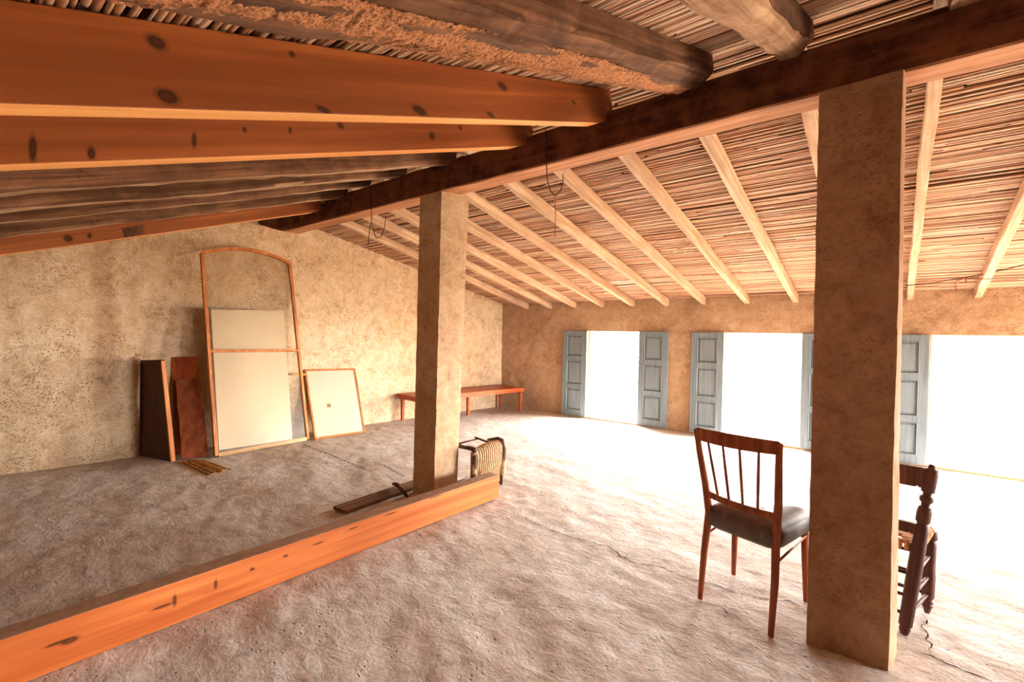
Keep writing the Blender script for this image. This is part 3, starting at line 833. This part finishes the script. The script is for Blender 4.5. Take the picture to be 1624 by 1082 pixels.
# narrow framed panel with an opaque board beside them, seen edge-on
s0 = fl(274, 734)
s0t = px(258, 573, s0[0] - .10)
sw = np.array([gx(1.46) + .05, 1.46, 0]); swt = gw(226, 574, .05)
root = thing('wooden_screen', 'framed dark wooden screen seen edge-on, standing out from the wall left of the brown boards', 'screen', s0)
fwd = [(s0, s0t, 'stile', MAT['frame']), (sw, swt, 'stile', MAT['dark'])]
for p, q_, nm, mt in fwd:
    m = MB(); m.tube([p + np.array([0, 0, .015]), (np.array(p) + q_) / 2 + np.array([.012, 0, 0]), q_], [.028, .026, .024], 4, 1.0, up=(0, 1, 0), smooth=False, rot=pi / 4); m.build(nm, mt, root)
for p, q_, nm in ((s0 + np.array([0, 0, .03]), sw + np.array([0, 0, .03]), 'bottom_rail'), (s0t, swt, 'top_rail')):
    m = MB(); m.tube([p, q_], .024, 4, 1.0, up=(0, 0, 1), smooth=False, rot=pi / 4); m.build(nm, MAT['dark'], root)
m = MB(); e_ = np.array([.004, -.008, 0]); Pn = [s0 + np.array([0, 0, .03]), sw + np.array([0, 0, .03]), swt, s0t]
m.add([p - e_ for p in Pn] + [p + e_ for p in Pn], [(3, 2, 1, 0), (4, 5, 6, 7), (0, 1, 5, 4), (1, 2, 6, 5), (2, 3, 7, 6), (3, 0, 4, 7)]); m.build('panel_board', MAT['dark'], root)
# scrap of straw matting
MAT['straw'] = wood('straw', srgb(196, 138, 62), srgb(112, 66, 26), srgb(222, 170, 96), 1, rough=.85, gscale=1.6)
cs = [fl(*p) for p in ((286, 733), (322, 730), (365, 744), (326, 753))]
root = thing('straw_mat_scrap', 'torn scrap of golden straw matting on the floor before the brown boards', 'mat', cs[0])
for i in range(16):
    t0, t1 = i / 16, (i + .85) / 16
    j0, j1 = random.uniform(-.06, .03), random.uniform(-.04, .08)
    la = lambda t, s: (cs[0] * (1 - t) + cs[1] * t) * (1 - s) + (cs[3] * (1 - t) + cs[2] * t) * s
    m = MB(); P = [la(t0, j0), la(t1, j0), la(t1, 1 + j1), la(t0, 1 + j1)]
    zz = random.uniform(.004, .012)
    m.hexa([tuple(p + np.array([0, 0, .001])) for p in P] + [tuple(p + np.array([0, 0, zz])) for p in P]); m.build('straw_strip', MAT['straw'], root)

# ------------------------------------------------------------------ low table in the corner
MAT['table'] = wood('red_table_wood', srgb(190, 98, 52), srgb(146, 66, 34), srgb(206, 122, 74), 1, rough=.4, gscale=.7)
TB = [np.array(p) for p in ((-6.14, 4.72), (-5.58, 4.66), (-5.32, 7.0), (-5.98, 7.06))]
root = thing('low_table', 'long low red-brown wooden table standing in the corner behind the pillar', 'table', (-5.8, 5.9, 0))
def quad_in(e):
    c = sum(TB) / 4; out = []
    for i in range(4):
        p = TB[i]; a_ = TB[i - 1] - p; b_ = TB[(i + 1) % 4] - p
        out.append(p + a_ / np.linalg.norm(a_) * e + b_ / np.linalg.norm(b_) * e)
    return out
m = MB(); m.hexa([(*p, .41) for p in TB] + [(*p, .435) for p in TB]); m.build('table_top', MAT['table'], root, bevel=.006)
Q, Q2 = quad_in(.012), quad_in(.04)
for i in range(4):
    m = MB(); a, b, c, d = Q[i], Q[(i + 1) % 4], Q2[(i + 1) % 4], Q2[i]
    m.hexa([(*p, .355) for p in (a, b, c, d)] + [(*p, .41) for p in (a, b, c, d)]); m.build('apron', MAT['table'], root)
for p in quad_in(.06) + [np.array([-5.70, 5.88])]:
    m = MB(); m.tube([(p[0], p[1], .0), (p[0], p[1], .2), (p[0], p[1], .41)], [.026, .032, .036], 4, 1, up=(1, 0, 0), smooth=False, rot=pi / 4); m.build('leg', MAT['table'], root)

# ------------------------------------------------------------------ padded dining chair
MAT['cw'] = wood('chair_wood', srgb(172, 96, 60), srgb(120, 62, 38), srgb(190, 120, 80), 2, rough=.4)
def leather():
    t = NT('dark_vinyl')
    f = t.noise(t.map(), 9.0, 6, .65); g = t.noise(t.map(), 120.0, 3, .6)
    c = t.ramp(f, [(.35, srgb(70, 60, 54)), (.6, srgb(96, 84, 76)), (.75, srgb(134, 118, 106))])
    return t.done(c, .48, t.bump(g, .15, .002), .4)
MAT['vinyl'] = leather()
RL, RRr = np.array([-.781, 2.624]), np.array([-.421, 2.512])
FL_, FR = np.array([-.712, 3.03]), np.array([-.336, 2.975])
root = thing('dining_chair', 'brown wooden chair with four spindles and dark padded seat beside the large pillar', 'chair', (*((RL + RRr + FL_ + FR) / 4), 0))
fwd = ((FL_ + FR) - (RL + RRr)) / 2; fwd = fwd / np.linalg.norm(fwd)
V3 = lambda p, z: (float(p[0]), float(p[1]), z)
rt = (RRr - RL) / np.linalg.norm(RRr - RL)
postL = [V3(RL, 0), V3(RL + fwd * .035, .25), V3(RL + fwd * .055 + rt * .012, .46), V3(RL + fwd * .035 - rt * .004, .62), V3(RL - fwd * .01 - rt * .02, .80), V3(RL - fwd * .03 - rt * .028, .915)]
postR = [V3(RRr, 0), V3(RRr + fwd * .035, .25), V3(RRr + fwd * .055 - rt * .008, .46), V3(RRr + fwd * .035 + rt * .006, .62), V3(RRr - fwd * .01 + rt * .02, .80), V3(RRr - fwd * .03 + rt * .028, .925)]
for P in (postL, postR):
    m = MB(); m.tube(P, [.014, .019, .022, .020, .018, .017], 8, .85, up=(rt[0], rt[1], 0)); m.build('back_post', MAT['cw'], root)
for p, q_ in ((FL_, FL_ - fwd * .02 + rt * .012), (FR, FR - fwd * .02 - rt * .012)):
    m = MB(); m.tube([V3(p, 0), V3((p + q_) / 2, .22), V3(q_, .44)], [.013, .018, .021], 8, .9, up=(rt[0], rt[1], 0)); m.build('leg', MAT['cw'], root)
def bowed(p, q_, bow, n=9): 
    p, q_ = np.array(p), np.array(q_)
    return [p + (q_ - p) * t + np.array([*(-fwd * bow * 4 * t * (1 - t)), 0]) for t in np.linspace(0, 1, n)]
cr = bowed(np.array(postL[-1]) + [0, 0, -.022], np.array(postR[-1]) + [0, 0, -.022], .035)
m = MB(); R = []
for i, p in enumerate(cr):
    hh = .030 + .004 * cos((i / 8 - .5) * pi)
    R.append([p + np.array([*(fwd * a_), b_]) for a_, b_ in ((-.011, -hh), (.011, -hh), (.011, hh), (-.004, hh + .004), (-.011, hh))])
m.loft(R, True, False); m.build('crest_rail', MAT['cw'], root, bevel=.003)
zl = .565; pL = np.array(V3(RL + fwd * .045 + rt * .004, zl)); pR = np.array(V3(RRr + fwd * .045, zl - .005))
lr = bowed(pL, pR, .03)
m = MB(); R = [[p + np.array([*(fwd * a_), b_]) for a_, b_ in ((-.010, -.017), (.010, -.017), (.010, .017), (-.010, .017))] for p in lr]
m.loft(R, True, False); m.build('lower_back_rail', MAT['cw'], root, bevel=.003)
for t, tt in ((.19, .18), (.37, .385), (.57, .59), (.765, .80)):
    i0 = lr[0] + (lr[-1] - lr[0]) * t + np.array([*(-fwd * .03 * 4 * t * (1 - t)), .012])
    i1 = cr[0] + (cr[-1] - cr[0]) * tt + np.array([*(-fwd * .035 * 4 * tt * (1 - tt)), -.025])
    m = MB(); m.tube([i0, (i0 + i1) / 2, i1], [.0065, .0075, .0065], 8); m.build('spindle', MAT['cw'], root)
# seat
sq = [RL + fwd * .035 - rt * .005, RRr + fwd * .035 + rt * .010, FR + fwd * .025 + rt * .028, FL_ + fwd * .025 - rt * .028]
def rounded(e, rr_=.06):
    c = sum(sq) / 4; out = []
    for i in range(4):
        p = c + (sq[i] - c) * (1 - e); a_ = c + (sq[i - 1] - c) * (1 - e) - p; b_ = c + (sq[(i + 1) % 4] - c) * (1 - e) - p
        a_, b_ = a_ / np.linalg.norm(a_), b_ / np.linalg.norm(b_)
        for t in np.linspace(0, 1, 6): out.append(p + a_ * rr_ * (1 - t) ** 2 + b_ * rr_ * t ** 2)
    return out
m = MB(); prof = [(.06, .395), (.0, .405), (-.02, .43), (-.02, .470), (.015, .484), (.10, .502), (.30, .516), (.6, .520), (.9, .521)]
cush = [[V3(p, z) for p in rounded(e, .06 * max(.1, 1 - e))] for e, z in prof]
m.loft(cush, True, True); so = m.build('seat_cushion', MAT['vinyl'], root)
m = MB(); pp = [V3(p, .474) for p in rounded(-.004)]; m.tube(pp + [pp[0]], .005, 6); pip = m.build('piping', MAT['vinyl'], root); pip.parent = so; pip.matrix_parent_inverse = Matrix.Translation(-Vector(root.location))
m = MB(); e0, e1 = rounded(.04), rounded(.12)
m.loft([[V3(p, .385) for p in e1], [V3(p, .400) for p in e1]], True, False); m.build('seat_frame', MAT['cw'], root)
for P, q_ in ((RL, FL_), (RRr, FR)):
    m = MB(); m.tube([V3(P + fwd * .03, .335), V3(q_ - fwd * .01, .365)], .006, 8); m.build('stretcher', MAT['cw'], root)
m = MB(); a = np.array(V3((RL + RRr) / 2 + rt * .05 + fwd * .03, .535)); m.tube([a, a + np.array([.02, .05, .015]), a + np.array([.06, .07, .02])], [.004, .005, .003], 6)
tag(m.build('twig', MAT['cw']), 'small broken twig caught on the padded chair back', 'twig')

# ------------------------------------------------------------------ dark turned chair behind the large pillar
MAT['dk'] = wood('dark_turned_wood', srgb(96, 62, 50), srgb(60, 36, 30), srgb(116, 80, 64), 2, rough=.5)
MAT['rush'] = wood('rush_seat', srgb(190, 138, 92), srgb(128, 84, 52), srgb(214, 170, 124), 0, rough=.8, gscale=1.2)
root = thing('rush_chair', 'dark turned wooden chair with rush seat half hidden behind the large pillar', 'chair', (-.05, 3.14, 0))
def lerp(a_, b_, t): return np.array(a_) + (np.array(b_) - np.array(a_)) * t
bR0, bR1 = np.array([.070, 2.967, 0]), np.array([.150, 2.935, .83])
dW = np.array([-.36, .06, 0])
bL0, bL1 = bR0 + dW, bR1 + dW * 1.05
fR0 = np.array([.166, 3.278, 0]); fR1 = np.array([.172, 3.285, .43]); fL0, fL1 = fR0 + dW * 1.1, fR1 + dW * 1.1
def turned(p, q_, prof):
    m = MB(); m.tube([lerp(p, q_, t) for t, r in prof], [r * 1.35 for t, r in prof], 12); m.build('post', MAT['dk'], root)
pb = [(0, .012), (.03, .017), (.05, .015), (.055, .020), (.30, .0215), (.55, .021), (.62, .0205), (.66, .020), (.665, .016), (.675, .016), (.68, .0205), (.74, .0215), (.765, .0195), (.77, .013), (.79, .0125), (.80, .019), (.825, .021), (.835, .013), (.85, .012), (.855, .019), (.96, .0215), (.985, .0205), (.99, .010), (1.0, .012), (1.012, .006)]
turned(bR0, bR1, pb); turned(bL0, bL1, pb)
pf = [(0, .008), (.06, .013), (.09, .018), (.11, .012), (.13, .019), (.16, .013), (.2, .020), (.45, .021), (.55, .019), (.8, .020), (.86, .021), (.88, .014), (.9, .021), (.98, .022), (1.0, .018)]
turned(fR0, fR1, pf); turned(fL0, fL1, pf)
def rail(p, q_, nm, scal=0.0, h=.05, z=0):
    m = MB(); n = 61; R = []
    p, q_ = np.array(p), np.array(q_)
    for i in range(n):
        t = i / (n - 1); c = p + (q_ - p) * t
        dp = -scal * (max(0.0, cos(4 * pi * t)) ** .5 if .1 < t < .9 else 0)
        R.append([c + np.array([0, -.009, -h / 2 - dp * -1 * 0 + abs(dp)]), c + np.array([0, .009, -h / 2 + abs(dp)]), c + np.array([0, .009, h / 2]), c + np.array([0, -.009, h / 2])])
    m.loft(R, True, False); m.build(nm, MAT['dk'], root)
rail(lerp(bL0, bL1, .93), lerp(bR0, bR1, .93), 'crest_rail', .022, .095)
rail(lerp(bL0, bL1, .63), lerp(bR0, bR1, .63), 'lower_back_rail', .012, .05)
for za in (.30, .19, .10):
    for a_, b_, c_, d_ in ((bR0, bR1, fR0, fR1), (bL0, bL1, fL0, fL1), (bR0, bR1, bL0, bL1), (fR0, fR1, fL0, fL1)):
        p = lerp(a_, b_, za / max(a_[2] + b_[2], .01)); q_ = lerp(c_, d_, za / (c_[2] + d_[2]))
        m = MB(); m.tube([p, (p + q_) / 2, q_], [.008, .011, .008], 8); m.build('rung', MAT['dk'], root)
sc = [lerp(bR0, bR1, .52), lerp(bL0, bL1, .52), fL1 + np.array([0, 0, -.0]), fR1]
cc = sum(sc) / 4
m = MB()
for i in range(4):
    a_, b_ = sc[i], sc[(i + 1) % 4]
    for k in range(13):
        t = (k + .5) / 13; s_ = abs(t - .5) * 2
        e = lerp(a_, b_, t); inn = lerp(e, cc, (1 - s_) * .95 + .02)
        m.tube([e + np.array([0, 0, -.018]), e + (e - cc) * .03, e + np.array([0, 0, .016]), inn + np.array([0, 0, .006])], .0115, 6)
m.build('rush_seat', MAT['rush'], root, label='woven tan rush seat', kind='stuff')

# ------------------------------------------------------------------ overturned wicker chair
def wicker_mat():
    t = NT('wicker')
    f = t.noise(t.map(), 40.0, 4, .6)
    c = t.ramp(f, [(.3, srgb(150, 112, 76)), (.6, srgb(196, 160, 120))])
    return t.done(c, .6, None, .3)
MAT['wick'] = wicker_mat(); MAT['wickd'] = plain('wicker_dark', srgb(84, 50, 30), .7, .3, 50)
root = thing('wicker_chair', 'small overturned wicker chair with a ribbed woven seat behind the floor timber', 'chair', (-2.86, 3.19, 0))
y0w, y1w, xf = 2.985, 3.375, -2.80
def wsec(t):   # woven band: floor edge -> up the face -> roll over the top -> back down
    pts = [(xf - .03, .06), (xf - .018, .14), (xf - .004, .24), (xf + .004, .33), (xf + .0, .385), (xf - .018, .418), (xf - .045, .430), (xf - .07, .415)]
    return pts
m = MB(); md = MB(); ns = 13
for k in range(ns):
    t = (k + .5) / ns; y = y0w + .03 + (y1w - y0w - .06) * t
    lean = .02 * (t - .5)
    hz = .97 + .05 * sin(pi * t)
    P = [(x + .012 * sin(pi * t), y + lean * z, z * hz * (.93 + .07 * t)) for x, z in wsec(t)]
    m.tube(P, .0095, 6)
    P2 = [(x + .012 * sin(pi * t) - .006, y + .0135 + lean * z, z * hz * (.93 + .07 * t)) for x, z in wsec(t)]
    md.tube(P2, .0065, 5)
m.build('woven_strands', MAT['wick'], root, kind='stuff'); md.build('dark_strands', MAT['wickd'], root, kind='stuff')
for sgn, yq in ((0, y0w), (1, y1w)):
    P = [(xf - .03, yq + .01, .0), (xf - .022, yq, .10), (xf - .006, yq, .24), (xf - .0, yq, .34), (xf - .02, yq + (.012 if sgn == 0 else -.012), .40 + .02 * sgn), (xf - .07, yq, .405 + .02 * sgn), (xf - .20, yq, .395)]
    m = MB(); m.tube(P, [.013, .017, .024, .026, .026, .020, .012], 10); m.build('frame_side', MAT['wickd'], root)
    # binding wound round the side
    mc = MB(); L_ = 70; H = []
    for i in range(L_ * 6):
        z = .10 + .28 * i / (L_ * 6); a_ = i / 6 * 2 * pi / 2.2
        H.append((xf - .012 + .026 * cos(a_), yq + .026 * sin(a_), z))
    mc.tube(H, .004, 4); mc.build('binding', MAT['wick'], root, kind='stuff')
for yq, z in ((y0w + .06, .37), (y1w - .05, .375), (y0w + .02, .06), (y1w - .02, .06)):
    m = MB(); m.tube([(xf - .05, yq, z), (xf - .33, yq + .01, z + (.03 if z > .2 else .0))], [.012, .009], 8); m.build('leg', MAT['wickd'], root)
m = MB(); m.tube([(xf - .30, y0w + .07, .39), (xf - .30, y1w - .04, .395)], .008, 8); m.build('stretcher', MAT['wickd'], root)
m = MB(); m.tube([(xf - .12, y0w + .02, .012), (xf - .36, y0w + .03, .012)], .012, 8); m.tube([(xf - .12, y1w - .02, .012), (xf - .36, y1w - .03, .012)], .012, 8); m.tube([(xf - .36, y0w + .03, .012), (xf - .36, y1w - .03, .012)], .012, 8); m.tube([(xf - .03, y0w, .02), (xf - .12, y0w + .02, .012)], .012, 8); m.tube([(xf - .03, y1w, .02), (xf - .12, y1w - .02, .012)], .012, 8); m.build('back_frame', MAT['wickd'], root)

# ------------------------------------------------------------------ wires
MAT['wire'] = plain('rusty_wire', srgb(74, 46, 32), .8, .3, 60)
MAT['rust'] = plain('rusty_hook', srgb(150, 84, 44), .8, .3, 60)
def wire(pts, r, label, name='hanging_wire', mat='wire'):
    m = MB(); m.tube(pts, r, 6); return tag(m.build(name, MAT[mat]), label, 'wire')
yq = 2.60
wire([py(588, 296, 2.61), py(589, 325, 2.605), py(589, 352, yq), py(586, 366, yq), py(584, 389, yq)], .0035, 'straight dark wire hanging from the beam before the gable wall')
wire([py(590, 354, 2.60), py(592, 366, 2.6), py(597, 378, yq), py(604, 376, yq), py(610, 360, 2.62), py(612, 342, 2.80)], .0035, 'looped dark wire under the ridge beam left of the middle pillar')
wire([py(866, 206, 2.61), py(866, 250, 2.608), py(868, 285, 2.6), py(873, 303, yq), py(880, 311, yq), py(889, 303, 2.65), py(893, 288, 2.74), py(893, 276, 2.79)], .0035, 'looped dark wire hanging below the ridge beam near the nearest pine rafter')
wire([py(880, 311, 2.6), py(881, 340, 2.6), py(880, 376, 2.6)], .002, 'thin wire tail dangling under the wire loop')
Z = lambda u, v, y: py(u, v, y)
wire([Z(1436, 453, 6.45), Z(1480, 449, 6.45), Z(1524, 441, 6.45), Z(1560, 435, 6.45), Z(1600, 426, 6.4), Z(1640, 416, 6.35)], .005, 'twisted cable crossing the last visible rafter above the third window', 'cable')
wire([Z(1524, 441, 6.45), Z(1580, 443, 6.45), Z(1640, 441, 6.45)], .003, 'straight thin cable below the twisted cable at the right edge', 'cable')
h0 = Z(1519, 462, YW - .005); 
wire([h0, Z(1517, 458, 7.05), Z(1517, 450, 6.7), Z(1521, 444, 6.45), Z(1530, 440, 6.45), Z(1533, 448, 6.45)], .007, 'rusty bent iron hook holding the cables on the window wall', 'wall_hook', 'rust')
